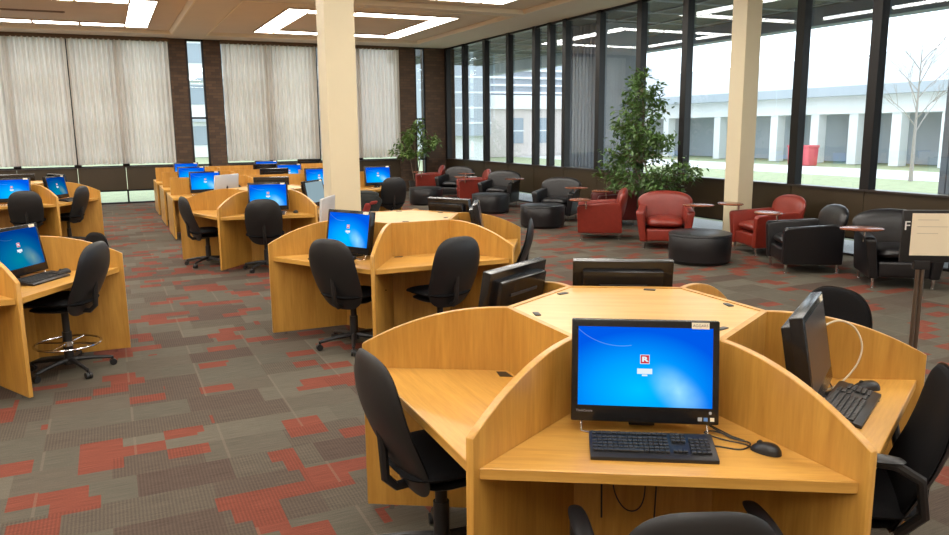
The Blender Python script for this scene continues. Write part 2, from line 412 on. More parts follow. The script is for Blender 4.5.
for x in RX:
    for y in (-.35, 6.05, 12.6, 19.0):
        lab = ringlab.get((x, y)) or 'square ring of ceiling light panels outside the photo above the hall floor'
        g = None if (x, y) in ringlab else 'ceiling light rings out of view'
        put(ring, USED, (x, y, ZR), 0, lab, 'ceiling light', g)
v = MB(); v.box(-1.2, 0., -.09, .09, -.012, 0)
for k in range(6): v.box(-1.17, -.03, -.075+k*.026, -.068+k*.026, -.018, -.01)
o = v.build('ceiling_vent', 'vent', smooth=False, loc=(-.55, 19.2, ZR)); tag(o, 'brown slotted air vent in the ceiling inside the left light ring', 'vent')

# back wall : brick piers, curtain bays, slot windows, low glazing
Y0 = YB
def pier(name, x0, x1): mb = MB(); mb.box(x0, x1, Y0-.02, Y0+.35, 0, ZC+.01); return struct(name, mb, 'brick', smooth=False)
pier('wall_back', 1.74, 2.16); pier('wall_back_pier', 2.63, 3.07); pier('wall_back_pier', 8.25, 8.78); pier('wall_back_corner', 9.12, W+.3)
wn = 0
def window(x0, x1, z0, z1, bars_x=(), bars_z=(), axis='y', at=Y0, fr=.05, dep=.08, pane_off=.03, bw=None):
    """frame and bars with a pane; axis y: in the back wall, axis x: in the right wall"""
    global wn; wn += 1
    mb = MB()
    def bx(a0, a1, c0, c1):
        if axis == 'y': mb.box(a0, a1, at, at+dep, c0, c1)
        else: mb.box(at, at+dep, a0, a1, c0, c1)
    bx(x0, x0+fr, z0, z1); bx(x1-fr, x1, z0, z1); bx(x0, x1, z0, z0+fr); bx(x0, x1, z1-fr, z1)
    bw = bw or fr
    for b_ in bars_x: bx(b_-bw/2, b_+bw/2, z0, z1)
    for b_ in bars_z: bx(x0, x1, b_-fr/2, b_+fr/2)
    f = struct('window_%d' % wn, mb, 'mullion', smooth=False)
    g = MB()
    if axis == 'y': g.box(x0+.01, x1-.01, at+pane_off, at+pane_off+.006, z0+.01, z1-.01)
    else: g.box(at+pane_off, at+pane_off+.006, x0+.01, x1-.01, z0+.01, z1-.01)
    g.build('pane', 'glass', f, smooth=False)
    return f
window(2.16, 2.63, 0.02, ZC, bars_z=(.98, 2.27), fr=.055)
window(8.78, 9.12, 0.02, ZC, bars_z=(.98, 2.22), fr=.05)
for (x0, x1, bars) in ((XL, 1.74, (-7.25, -5.97, -4.69, -3.41, -2.09, -.705, .46)), (3.07, 8.25, (4.36, 5.7, 7.0))):
    window(x0, x1, .99, ZC, bars_x=bars, at=Y0+.10, fr=.03, bw=.17)
    window(x0, x1, 0.0, .38, bars_x=[b_-.02 for b_ in bars], at=Y0+.05, fr=.045)
    mb = MB(); edges = [x0]+[b_-.02 for b_ in bars]+[x1]
    for a, c in zip(edges, edges[1:]): mb.box(a+.006, c-.006, Y0+.02, Y0+.12, .38, .99)
    struct('wall_back_panel', mb, 'panel', smooth=False)
    mb = MB(); mb.box(x0, x1, Y0-.10, Y0+.06, 4.27, ZC+.01); struct('trim_%d' % (13 if x0 < 0 else 14), mb, 'rail', smooth=False)
    mb = MB(); mb.box(x0, x1, Y0-.0, Y0+.2, .97, .992); struct('window_sill', mb, 'sillmetal', smooth=False)
def curtain(x0, x1, seed):
    rr = random.Random(seed); b = bmesh.new(); n = int((x1-x0)/.014); nz = 9; grid = []
    ph = [rr.uniform(0, 6) for _ in range(4)]
    for i in range(n+1):
        x = x0+(x1-x0)*i/n; col = []
        for k in range(nz+1):
            t = k/nz; z = 1.07+t*(4.285-1.07)
            a = .045+.012*sin(3.1*x+ph[0])
            y = Y0-.07+a*sin(2*pi*x/.125+.5*sin(2.3*x+ph[1])*(1-t)+ph[2])+.008*sin(23*x+5*t)
            col.append(b.verts.new((x, y, z+.006*sin(9*x+ph[3])*(1-t))))
        grid.append(col)
    for i in range(n):
        for k in range(nz): b.faces.new((grid[i][k], grid[i+1][k], grid[i+1][k+1], grid[i][k+1]))
    mb = MB(); mb.join(b)
    o = mb.build('curtain', 'curtain')
    return o
for (x0, x1, lab, sd) in ((XL+.05, -4.1, 'sheer pleated curtain outside the photo at the far left of the back wall', 1),
                      (-4.08, -.72, 'sheer beige curtain at the left edge of the photo, left of the dark slit', 2),
                      (-.69, 1.72, 'sheer pleated beige curtain between the dark slit and the first brick pier', 3),
                      (3.09, 5.72, 'sheer pleated beige curtain between the narrow window and the tall beige column', 4),
                      (5.74, 8.24, 'sheer beige curtain right of the tall beige column, beside the last brick pier', 5)):
    tag(curtain(x0, x1, sd), lab, 'curtain')

# right wall : glazed, dark panel below, mullions
mulY = [22.75, 21.44, 20.02, 18.6, 17.2, 16.47, 15.78, 14.4, 12.97, 11.6, 10.27, 8.95, 7.63, 6.3, 4.95, 3.6, 2.25, .9, -.45, -1.8, -3.15, -4.5]
mb = MB()
for y in mulY: mb.box(W-.05, W+.10, y-.075, y+.075, .99, ZC)
struct('wall_right', mb, 'mullion', smooth=False)
mb = MB(); mb.box(W-.02, W+.14, YF, YB, ZC-.05, ZC+.01); struct('wall_right_head', mb, 'mullion', smooth=False)
mb = MB(); ed = [YB]+[y for y in mulY if y != 16.47]+[YF]
for a, c in zip(ed, ed[1:]):
    if a-c > .05: mb.box(W-.03, W+.10, c+.006, a-.006, .28, .965)
struct('wall_right_panel', mb, 'panel', smooth=False)
mb = MB(); mb.box(W-.07, W+.12, YF, YB, .965, .99); struct('window_sill_right', mb, 'sillmetal', smooth=False)
for a, c in zip(mulY, mulY[1:]): 
    wn += 1
    g = MB(); g.box(W+.045, W+.051, c+.05, a-.05, .98, ZC-.02); tag(g.build('window_%d' % wn, 'glass', smooth=False), kind='structure')
window(YF, YB, 0.0, .285, bars_x=[y for y in mulY if y not in (16.47, -4.5)], axis='x', at=W-.01, fr=.035)
# walls out of view that close the room
mb = MB(); mb.box(XL-.2, XL, YF-.2, YB+.1, 0, ZC+.01); struct('wall_left', mb, 'wall', smooth=False)
mb = MB(); mb.box(XL-.2, W+.1, YF-.2, YF, 0, ZC+.01); struct('wall_front', mb, 'wall', smooth=False)
# square columns
for nm, (x, y), a in (('column', (2.385, 9.05), .36), ('column', (9.05, 9.33), .31)):
    mb = MB(); mb.box(x, x+a, y, y+a, 0, ZC+.01, .008); tag(mb.build(nm, 'column', smooth=False), kind='structure')

# ------------------------------------------------------------------ outdoors
mb = MB(); mb.box(W+.2, 11.2, YF-2, YB+6, -.14, -.01); struct('terrace_paving', mb, 'path', smooth=False)
mb = MB(); mb.box(W+.2, 75, -15, 90, -.15, -.02); mb.box(-45, W+.2, YB+.4, 90, -.15, -.02); struct('lawn_ground', mb, 'grass', smooth=False)
mb = MB(); mb.box(25.3, 30.2, -15, 90, -.03, -.005); struct('paved_path', mb, 'path', smooth=False)
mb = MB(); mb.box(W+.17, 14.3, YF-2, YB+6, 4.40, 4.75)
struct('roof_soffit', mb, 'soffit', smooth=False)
mb = MB()
for k in range(24): mb.box(W+.2, 14.1, YF+k*1.35, YF+k*1.35+.05, 4.37, 4.41)
for k in range(3): mb.box(W+1.3+k*1.3, W+1.35+k*1.3, YF-2, YB+6, 4.372, 4.41)
struct('ceiling_reflection_ribs', mb, 'concrete', smooth=False)  # added ribs imitate the indoor ceiling grid reflected in the window glass
mb = MB(); mb.box(14.1, 14.5, YF-2, YB+6, 4.02, 5.2); struct('roof_fascia', mb, 'fascia', smooth=False)
for k, y in enumerate((16.05, 5.95)):
    mb = MB(); mb.box(11.0, 12.3, y, y+1.4, -.05, 4.41)
    for j in range(9): mb.box(10.975, 11.0, y+.05+j*.155, y+.12+j*.155, 0, 4.40)
    struct('outer_column', mb, 'concrete', smooth=False)
def building(name, label, loc=(0, 0, 0)): return tag(empty(name, loc), label, 'building')
# long white building with an arcade, parallel to the window wall
b = building('building', 'long white building with a column arcade seen across the lawn through the right windows', (33.2, 40, 0))
X0 = 0.
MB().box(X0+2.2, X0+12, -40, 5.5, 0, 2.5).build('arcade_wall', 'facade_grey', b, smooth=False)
MB().box(X0-.2, X0+12, -40, 5.5, 2.45, 3.3).build('upper_wall', 'facade', b, smooth=False)
MB().box(X0-.9, X0+12, -40, 5.5, 3.3, 3.75).build('roof_band', 'roofband', b, smooth=False)
MB().box(X0+1.5, X0+12, -40, 5.5, 3.75, 5.4).build('attic_wall', 'facade', b, smooth=False)
for y in (36.1+9.5, 36.1+4.7, 36.1, 31.7, 29.0, 26.7, 24.4, 22.0, 19.6, 17.2): MB().box(X0-.1, X0+.45, y-40-.25, y-40+.25, 0, 2.46).build('arcade_column', 'facade', b, smooth=False)
# building with horizontal louvres behind
b = building('building', 'pale building with horizontal louvre bands seen through the windows near the back corner', (25.5, 47, 0))
MB().box(-4.4, 12, 0, 8, 0, 3.2).build('lower_wall', 'pinkwall', b, smooth=False)
MB().box(-4.4, 12, -.3, 8, 3.2, 4.1).build('parapet', 'facade', b, smooth=False)
MB().box(-4.4, 12, 1.0, 8, 4.1, 6.2).build('upper_wall', 'facade_grey', b, smooth=False)
for k in range(4): MB().box(-4.4, 12, .6, 1.05, 4.25+k*.5, 4.38+k*.5).build('louvre', 'facade', b, smooth=False)
MB().prism([(-4.4, 6.2), (12, 6.2), (12, 6.35), (3., 7.6), (-4.4, 6.35)], 'y', 1, 8).build('roof', 'facade', b, smooth=False)
for x in (-3.4, -.4, 1.6, 3.6, 5.6):
    f = MB().box(x, x+.8, -.06, .02, .9, 2.6).build('window', 'winglass', b, smooth=False)
    MB().box(x-.05, x+.85, -.08, -.04, 1.7, 1.78).build('window_bar', 'facade', f, smooth=False)
b = building('building', 'tall grey blue block with pale floor lines at the left end of the right windows', (19.9, 42, 0))
MB().box(-2.6, 1.05, 0, 6, 1.5, 16).build('upper_block', 'facade_grey', b, smooth=False)
MB().box(-2.2, .85, .4, 6, 0, 1.5).build('ground_floor', 'facade', b, smooth=False)
for k in range(16): MB().box(-2.62, 1.08, -.04, .0, 2.2+k*.88, 2.3+k*.88).build('floor_line', 'facade', b, smooth=False)
b = building('building', 'white block with dark window strips seen through the narrow windows of the back wall', (6, 62, 0))
MB().box(-22, 12, 0, 10, 0, 12).build('wall', 'facade', b, smooth=False)
for k in range(4): MB().box(-22, 12, -.05, .02, .9+k*3.0, 2.3+k*3.0).build('window_strip', 'winglass', b, smooth=False)
for k in range(4): MB().box(-22, 12, -.35, .0, 2.6+k*3.0, 2.8+k*3.0).build('ledge', 'roofband', b, smooth=False)
# red bins
for k, y in enumerate((27.05, 27.75)):
    t = tag(empty('recycling_bin', (30.6, y, 0)), ('small red bin by the white arcade, nearer the tree', 'small red bin by the white arcade, on the left of the pair')[k], 'bin')
    MB().prism([(-.28, 0), (.28, 0), (.34, .85), (-.34, .85)], 'y', -.28, .28, .02).build('body', 'redbox', t)
    MB().box(-.37, .37, -.31, .31, .85, .97, .03).build('lid', 'redbox', t)
# bare tree
def bare_tree(x, y, h, label):
    t = tag(empty('bare_tree', (x, y, 0)), label, 'tree'); rr = random.Random(3)
    MB().tube([(0, 0, 0), (.03, .02, h*.4), (0, 0, h)], .075, 8, r1=.012).build('trunk', 'bark', t)
    m = MB()
    def br(p, d, l, r, lev):
        q = p+d*l; m.tube([p, (p+q)/2+Vector((rr.uniform(-.05, .05), rr.uniform(-.05, .05), .04)), q], r, 5, r1=r*.45)
        if lev:
            for k in range(3):
                nd = (d+Vector((rr.uniform(-.6, .6), rr.uniform(-.6, .6), rr.uniform(-.1, .5)))).normalized()
                br(p+d*l*rr.uniform(.45, 1), nd, l*.62, r*.5, lev-1)
    for k in range(11):
        a = k*2.4; z = h*(.35+.55*k/11)
        br(Vector((0, 0, z)), Vector((cos(a)*.75, sin(a)*.75, .8)).normalized(), h*(.30-.014*k), .02, 2)
    m.build('branches', 'bark', t)
bare_tree(24.7, 17.5, 4.6, 'bare leafless tree on the lawn outside the right hand windows')

# ------------------------------------------------------------------ carrel clusters
s_, RO, ZT, ZP, ZD = .606, 1.311, 1.061, .868, .751
TH = .032
def make_carrel():
    r = empty('study_carrel')
    ap = s_*cos(pi/6)
    # cap
    m = MB(); m.prism([((s_-.032)*cos(k*pi/3), (s_-.032)*sin(k*pi/3)) for k in range(6)], 'z', ZT-.03, ZT-.004); cap = m.build('top_panel', 'oak_cap', r, smooth=False)
    for a in (15, 75, 135, 195, 255, 315):
        g = MB(); g.box(-.03, .03, -.014, .014, ZT-.006, ZT+.001, .003); g.build('cable_slot', 'black', cap, loc=(.47*cos(R(a)), .47*sin(R(a)), 0), rz=R(a+90))
    # divider profile in (r, z)
    prof = [(s_-.02, .025), (RO, .025), (RO, ZP)]
    for i in range(1, 19):
        t = 1-i/18; prof.append((s_+(RO-s_)*t, ZT-(ZT-ZP)*t**2.1))
    prof.append((s_-.02, ZT))
    dm = None; wm = None; bmh = None
    for k in range(6):
        a = k*pi/3
        if dm is None:
            m = MB(); m.prism(prof, 'y', -TH/2, TH/2, .003, 1); d = m.build('divider', 'oak_v', r); dm = d.data
        else:
            d = bpy.data.objects.new('divider', dm); C.objects.link(d); d.parent = r
        d.rotation_euler = (0, 0, a)
        m = MB(); m.cyl(RO-.12, 0, 0, .03, .014, n=10); m.build('levelling_foot', 'chrome', d)
        # station panel frame : -Y outward
        st = a+pi/6+pi/2
        if bmh is None:
            m = MB(); m.box(-s_/2, s_/2, -ap, -ap+.028, .02, ZT); bp = m.build('back_panel', 'oak_v', r, smooth=False); bmh = bp.data
            y1 = RO*cos(pi/6)-.022; hw0 = ap*math.tan(pi/6)-TH*.58; hw1 = y1*math.tan(pi/6)-TH*.58
            m = MB(); m.prism([(-hw0, -ap-.001), (hw0, -ap-.001), (hw1, -y1), (-hw1, -y1)], 'z', ZD-.043, ZD, .003, 1); wt = m.build('worktop', 'oak_h', r); wm = wt.data
        else:
            bp = bpy.data.objects.new('back_panel', bmh); C.objects.link(bp); bp.parent = r
            wt = bpy.data.objects.new('worktop', wm); C.objects.link(wt); wt.parent = r
        bp.rotation_euler = wt.rotation_euler = (0, 0, st)
        g = MB(); g.prism([(-hw0+.02, -ap-.02), (-hw0+.10, -ap-.02), (-hw0+.07, -ap-.075), (-hw0-.0, -ap-.06)], 'z', ZD-.01, ZD+.002); g.build('grommet', 'black', wt)
    return r
car = make_carrel()
CAR = dict(C0=(2.18, 2.871, R(-31.4)), C1=(2.59, 7.17, R(-1.15)), C2=(2.18, 11.84, R(-12.7)), L1=(-1.26, 7.32, R(-1.7)), L2=(-1.47, 15.4, R(1.5)))
CL = dict(C0='foreground oak carrel cluster with the big lit monitor facing the camera',
          C1='six seat oak carrel cluster just in front of the tall beige column',
          C2='six seat oak carrel cluster behind the column, in front of the long benches',
          L1='six seat oak carrel cluster at the left edge, with the tall stool chair',
          L2='six seat oak carrel cluster at the left, farthest one near the curtains')
for k in CAR:
    x, y, rz = CAR[k]; put(car, USED, (x, y, 0), rz, CL[k], 'study carrel', 'oak study carrel clusters')
def st(c, k, dr, dx=0., z=ZD, dz=0.):
    """point in station k (outward angle rot+30+60k) of cluster c; dr outward from the centre, dx to the right as the user sees it"""
    x, y, rz = CAR[c]; a = rz+R(30+60*k)
    ux, uy = cos(a), sin(a); rx, ry = -sin(a), cos(a)      # user looks inward, right hand = +tangent
    return (x+ux*dr+rx*dx, y+uy*dr+ry*dx, z+dz), a+pi/2    # local -Y points outward

# ------------------------------------------------------------------ computers
def make_monitor(scr='screen', name='computer_monitor', logo=True, text=False):
    r = empty(name)                                     # base at desk height, screen faces -Y
    t = Matrix.Translation((0, 0, .236)) @ Matrix.Rotation(R(-10), 4, 'X')
    w, h = .275, .195
    def par(mb, nm, m, p=r, smooth=True):
        mb.xf(t); return mb.build(nm, m, p, smooth)
    m = MB(); m.box(-w, w, -.012, .04, -h, h, .006); m.prism([(-.22, -.17), (.22, -.17), (.22, .15), (-.22, .15)], 'y', .028, .085, .01)
    body = par(m, 'housing', 'black_gloss')
    m = MB(); m.box(-.13, .13, .081, .089, .06, .075); m.box(-.16, -.09, .081, .0875, -.03, -.015); par(m, 'rear_vent', 'darkgrey', body)
    zb = -h+.062; zt = h-.028; xw = w-.025
    o = bpy.data.objects.new('screen', None)
    m = MB(); m.box(-xw, xw, -.0005, .0005, zb, zt); so = m.build('screen', scr, r, smooth=False)
    so.matrix_local = t @ Matrix.Translation((0, -.0128, 0))
    zc = (zb+zt)/2
    if logo:
        m = MB(); m.box(-.0175, .0175, -.0012, 0, zc+.012, zc+.047); l0 = m.build('login_badge', 'logo_white', so, smooth=False)
        m = MB(); m.box(-.0155, .0155, -.0018, -.0010, zc+.014, zc+.045); m.build('badge_field', 'logo_red', l0, smooth=False)
        mt = Matrix.Translation((0, -.0022, zc+.029)) @ FRONT @ Matrix.Diagonal((1.5, 1, 1, 1))
        o = text_obj('badge_letter', 'R', .025, 'logo_white', l0, mt, .0012)
        m = MB(); m.box(-.028, .028, -.0012, -.0004, zc-.026, zc-.006); m.box(-.010, .010, -.0012, -.0004, zc-.034, zc-.028); m.build('login_box', 'logo_white', so, smooth=False)
    m = MB(); m.box(.172, .236, -.0145, -.0118, h-.030, h-.006); stk = par(m, 'asset_sticker', 'sticker', r, False)
    if text:
        me = text_obj('sticker_text', 'AGGAR5', .0145, 'ink', stk, t @ Matrix.Translation((.204, -.0148, h-.018)) @ FRONT)
        text_obj('bezel_lettering', 'ThinkCentre', .012, 'grey_print', body, t @ Matrix.Translation((-.225, -.0126, -h+.040)) @ FRONT)
        for k, (x, mm) in enumerate(((.205, 'grey_print'), (.226, 'blue_sticker'), (.25, 'sticker'))):
            m = MB(); m.box(x-.007, x+.008, -.0135, -.0118, -h+.014, -h+.028); par(m, 'bezel_sticker', mm, body, False)
        m = MB(); m.cyl(0, 0, 0, .002, .006, n=16); m.xf(Matrix.Translation((.243, -.012, -h+.045)) @ Matrix.Rotation(pi/2, 4, 'X')); par(m, 'power_button', 'grey_print', body)
    # wire stand, nearly flat on the desk, and rear prop
    m = MB(); m.tube([(-.235, -.02, .06), (-.235, -.05, .008), (-.20, -.058, .005), (.20, -.058, .005), (.235, -.05, .008), (.235, -.02, .06)], .004, 8); m.build('wire_foot', 'chrome', r)
    m = MB(); m.prism([(.045, 0), (.13, 0), (.075, .26), (.045, .26)], 'x', -.05, .05, .004); m.build('rear_prop', 'darkgrey', r)
    return r
def make_keyboard():
    r = empty('keyboard'); r.scale = (.94, 1., 1)
    m = MB(); m.prism([(-.09, 0), (.08, .018), (.08, .042), (.065, .044), (-.09, .014)], 'x', -.235, .235, .003); m.build('case', 'black', r)
    def block(nm, x0, x1, rows, cols, y1=.062, ro=0):
        m = MB()
        for j in range(rows):
            y = y1-.0195*j-(.006 if j and rows > 5 else 0); w = (x1-x0)/cols
            z = .014+.030*(y+.09)/.155
            sp = (j == rows-1 and cols > 10)
            i = 0
            while i < cols:
                n_ = 6 if (sp and i == 4) else 1
                m.box(x0+i*w+.0012, x0+(i+n_)*w-.0012, y-.0165, y, z-.002, z+.006, .0015, 1); i += n_
        m.build(nm, 'key', r)
    block('main_key_block', -.225, .062, 6, 15); block('navigation_keys', .074, .128, 3, 3, .062); block('arrow_keys', .074, .128, 1, 3, -.038); block('number_pad', .14, .215, 5, 4, .036)
    return r
def make_mouse():
    r = empty('computer_mouse')
    m = MB(); m.pillow(.032, .056, 2.4, .036, .0, lambda u, v, w: (u, v, .001+max(w, 0)*(1-.25*v/.056)), 28, 6, pw=2.6); m.build('shell', 'black', r)
    m = MB(); m.cyl(0, 0, -.004, .004, .010, n=14); m.xf(Matrix.Translation((0, .024, .029)) @ Matrix.Rotation(pi/2, 4, 'Y')); m.build('scroll_wheel', 'darkgrey', r)
    return r
mon_t = make_monitor(text=True); mon_b = make_monitor(); mon_dim = make_monitor('screen_dim'); mon_off = make_monitor('screen_off', logo=False); mon_grey = make_monitor('screen_grey', logo=False)
kb = make_keyboard(); ms = make_mouse()
def mon(p, c, k, lab, dr=.74, dx=0., tw=0., rows=None):
    (loc, rz) = st(c, k, dr, dx) if rows is None else rows
    return put(p, USED, loc, rz+R(tw), lab, 'monitor', 'all in one computer monitors')
def key(c, k, lab, dr=.98, dx=0., tw=0.):
    loc, rz = st(c, k, dr, dx); return put(kb, USED, loc, rz+R(tw), lab, 'keyboard')
def mou(c, k, lab, dr=.98, dx=.3, tw=0.):
    loc, rz = st(c, k, dr, dx); return put(ms, USED, loc, rz+R(tw), lab, 'mouse')
# station index: 0..5 ; angles rot+30+60k
mon(mon_t, 'C0', 4, 'large lit black monitor in the foreground carrel, facing the camera', .72, -.03, -1)
mon(mon_off, 'C0', 5, 'black monitor at the right foreground desk seen nearly edge on, screen dark', .80, .02, 5)
mon(mon_b, 'C0', 1, 'back of a black monitor beyond the foreground carrel top, right one of two', .74)
mon(mon_b, 'C0', 2, 'back of a black monitor beyond the foreground carrel top, left one of two', .80, -.14, 0)
mon(mon_b, 'C1', 3, 'lit monitor on the carrel in front of the beige column, left hand desk', .74)
mon(mon_off, 'C1', 5, 'thin black monitor seen edge on at the right side of the carrel before the column', .76, .2, 4)
mon(mon_b, 'C1', 0, 'wide dark monitor back on the far side of the carrel before the column', .80)
mon(mon_b, 'C2', 4, 'lit monitor on the carrel left of the beige column, desk facing the camera', .74)
mon(mon_grey, 'C2', 5, 'monitor with a pale grey screen turned to the right, left of the beige column', .76, 0)
mon(mon_b, 'C2', 1, 'dark monitor back behind the lit monitor of the carrel left of the column', .76)
mon(mon_dim, 'L1', 5, 'lit monitor on the left carrel, next to the tall stool chair', .665) 
mon(mon_dim, 'L1', 1, 'monitor seen from behind over the left carrel, pale grey top edge', .78)
mon(mon_b, 'L2', 4, 'lit blue monitor on the far left carrel, facing the camera', .74)
mon(mon_dim, 'L2', 5, 'dimmer teal monitor on the far left carrel, turned to the right', .74)
mon(mon_b, 'L2', 1, 'dark monitor back at the rear of the far left carrel, left of two', .76)
mon(mon_b, 'L2', 0, 'dark monitor back at the rear of the far left carrel, right of two', .76)
key('C0', 4, 'black keyboard in front of the large lit foreground monitor', .925, -.02)
key('C0', 5, 'black keyboard at the right foreground desk, beside the edge on monitor', .93, .06)
key('C1', 3, 'black keyboard under the lit monitor of the carrel before the column', .96)
key('C2', 4, 'black keyboard under the lit monitor of the carrel left of the column', .96)
key('L1', 5, 'black keyboard under the lit monitor of the left carrel', .84)
key('L2', 5, 'black keyboard by the dimmer teal monitor of the far left carrel', .96)
mou('C0', 4, 'black mouse on the foreground desk right of the keyboard', .895, .385, 50)
mou('C0', 5, 'black mouse on the right foreground desk beyond the keyboard', .95, .36, 30)
mou('C1', 4, 'small black mouse on the empty desk of the carrel before the column', .66, .18, 20)
mou('L1', 5, 'black mouse on the left carrel behind the tall stool chair', .80, .33, 40)
mou('C2', 4, 'black mouse on the carrel left of the column, right of the lit monitor', .8, .37, 20)
def cable(name, pts, r, m, label, smooth_n=8):
    pts = [Vector(p) for p in pts]; out = []
    n = len(pts)
    for i in range(n-1):
        p0, p1, p2, p3 = pts[max(i-1, 0)], pts[i], pts[i+1], pts[min(i+2, n-1)]
        for k in range(smooth_n):
            t = k/smooth_n
            out.append(.5*((2*p1)+(-p0+p2)*t+(2*p0-5*p1+4*p2-p3)*t*t+(-p0+3*p1-3*p2+p3)*t**3))
    out.append(pts[-1])
    return tag(MB().tube(out, r, 6).build(name, m), label, 'cable')
def pt_(c, k, dr, dx, z): return st(c, k, dr, dx, z)[0]
z = ZD+.003
cable('mouse_cable', [pt_('C0', 4, .895, .345, z), pt_('C0', 4, .84, .33, z), pt_('C0', 4, .80, .26, z), pt_('C0', 4, .79, .19, z+.02), pt_('C0', 4, .75, .235, z+.012), pt_('C0', 4, .80, .33, z), pt_('C0', 4, .77, .30, z), pt_('C0', 4, .70, .22, z+.02)], 0.003, 'black', 'thin black looped cord behind the foreground mouse')
cable('keyboard_cable', [pt_('C0', 4, .90, .12, z), pt_('C0', 4, .86, .2, z), pt_('C0', 4, .885, .30, z), pt_('C0', 4, .83, .345, z+.003), pt_('C0', 4, .78, .28, z+.004), pt_('C0', 4, .70, .2, z+.03)], 0.003, 'black', 'thin black tangled cord between the foreground keyboard and monitor')
cable('mouse_cable', [pt_('C0', 5, .91, .28, z), pt_('C0', 5, .84, .24, z), pt_('C0', 5, .80, .17, z+.01), pt_('C0', 5, .74, .10, z+.05)], .002, 'black', 'thin black mouse cord on the right foreground desk')
cable('network_cable', [(2.80, 2.37, .90), (2.82, 2.37, .98), (2.854, 2.364, 1.018), (2.913, 2.342, 1.036), (2.97, 2.307, 1.004), (2.992, 2.281, .928), (2.97, 2.277, .853), (2.924, 2.287, .792), (2.86, 2.29, .758), (2.78, 2.27, .757), (2.68, 2.27, .757)], .0045, 'cream_cable', 'cream network cable looping up behind the edge on monitor')
ux = .56
cable('power_cable', [pt_('C0', 4, ux, -.17, .70), pt_('C0', 4, ux, -.172, .5), pt_('C0', 4, ux+.01, -.17, .3)], .004, 'black', 'black cord hanging straight under the foreground desk at the left')
cable('power_cable', [pt_('C0', 4, ux, -.11, .70), pt_('C0', 4, ux+.01, -.125, .45), pt_('C0', 4, ux+.015, -.065, .34), pt_('C0', 4, ux+.02, -.0, .40), pt_('C0', 4, ux, .0, .70)], .003, 'black', 'black cord hanging in a loop under the foreground desk')
cable('power_cable', [pt_('C0', 4, ux, .05, .70), pt_('C0', 4, ux, .052, .5), pt_('C0', 4, ux, .045, .25)], .0035, 'black', 'black cord hanging straight under the foreground desk, right of the loop')

# silver computers
def make_silver():
    r = empty('silver_computer')
    t = Matrix.Translation((0, 0, .30)) @ Matrix.Rotation(R(-4), 4, 'X')
    m = MB(); m.box(-.265, .265, -.012, .014, -.2, .2, .012); m.xf(t); b = m.build('housing', 'silver', r)
    m = MB(); m.box(-.245, .245, -.0135, -.0115, -.13, .185); m.xf(t); m.build('screen', 'screen_off', r, False)
    m = MB(); m.pillow(.022, .026, 2.2, .001, .001, lambda u, v, w: (u, .0155+w, v-.0), 20, 3)
    m.pillow(.006, .010, 2, .001, .001, lambda u, v, w: (u+.004+v*.4, .0155+w, v+.036), 12, 3); m.xf(t); m.build('fruit_emblem', 'black', b)
    m = MB(); m.prism([(.02, .0), (.03, .0), (.05, .2), (.04, .2)], 'x', -.09, .09); m.box(-.09, .09, -.09, .09, 0, .008, .003); m.build('stand', 'silver', r)
    return r
sil = make_silver()
loc, rz = st('C2', 2, .76, .0); put(sil, USED, loc, rz-R(6), 'silver computer with a dark emblem on its back, on the carrel left of the column', 'computer')
loc, rz = st('C1', 2, .76, .0); put(sil, USED, loc, rz+R(2), 'silver computer standing behind the lit monitor right before the column', 'computer')

# ------------------------------------------------------------------ long benches at the back
def make_bench(x0, x1, seats):
    r = empty('study_bench')
    L_ = x1-x0; d = .75
    for sg, nm in ((-1, 'worktop'), (1, 'worktop')):
        m = MB(); m.box(0, L_, *(sorted((sg*.016, sg*d))), ZD-.04, ZD, .003, 1); m.build(nm, 'oak_h', r)
    m = MB(); m.box(.03, L_-.03, -.016, .016, .06, 1.07); m.build('divider_panel', 'oak_v', r, smooth=False)
    n = 4
    for k in range(n):
        for sg in (-1, 1):
            x = k*(L_-.03)/(n-1)
            m = MB(); m.box(x, x+.03, *(sorted((sg*.016, sg*(d-.06)))), .02, ZD-.04); m.build('leg_panel', 'oak_v', r, smooth=False)
            if 0 < k < n-1:
                m = MB(); m.box(x, x+.03, *(sorted((sg*.016, sg*.5))), ZD, 1.05, .004); m.build('seat_screen', 'oak_v', r)
    return r
bench = make_bench(1.05, 5.33, 3)
BY = dict(A=19.8, B=17.5, C=15.25)
for k, lab in (('A', 'long oak bench of desks nearest the curtains, farthest of three'), ('B', 'long oak bench of desks, middle one of three'), ('C', 'long oak bench of desks, nearest of three, right behind the carrel left of the column')):
    put(bench, USED, (.98, BY[k], 0), 0, lab, 'desk', 'long study benches')
def bm_(p, b_, x, lab, side=-1, tw=0.):
    return mon(p, None, None, lab, rows=((x, BY[b_]+side*.26, ZD), 0 if side < 0 else pi), tw=tw)
bm_(mon_b, 'A', 1.68, 'lit blue monitor at the left end of the farthest bench')
bm_(mon_b, 'B', 1.58, 'lit blue monitor at the left end of the middle bench')
bm_(mon_b, 'C', 1.60, 'lit blue monitor at the left end of the nearest bench')
bm_(mon_b, 'A', 3.55, 'lit blue monitor on the farthest bench just under the curtain, right of the narrow window')
bm_(mon_b, 'B', 3.62, 'lit blue monitor in the middle of the second bench')
bm_(mon_b, 'C', 3.72, 'lit blue monitor on the nearest bench just left of the column')
bm_(mon_b, 'C', 4.92, 'lit blue monitor on the nearest bench just right of the column')
bm_(mon_off, 'C', 2.95, 'dark monitor back over the nearest bench divider', 1)
bm_(mon_off, 'B', 3.2, 'dark monitor back over the middle bench divider', 1)
bm_(mon_off, 'A', 4.7, 'dark monitor back over the farthest bench divider', 1)

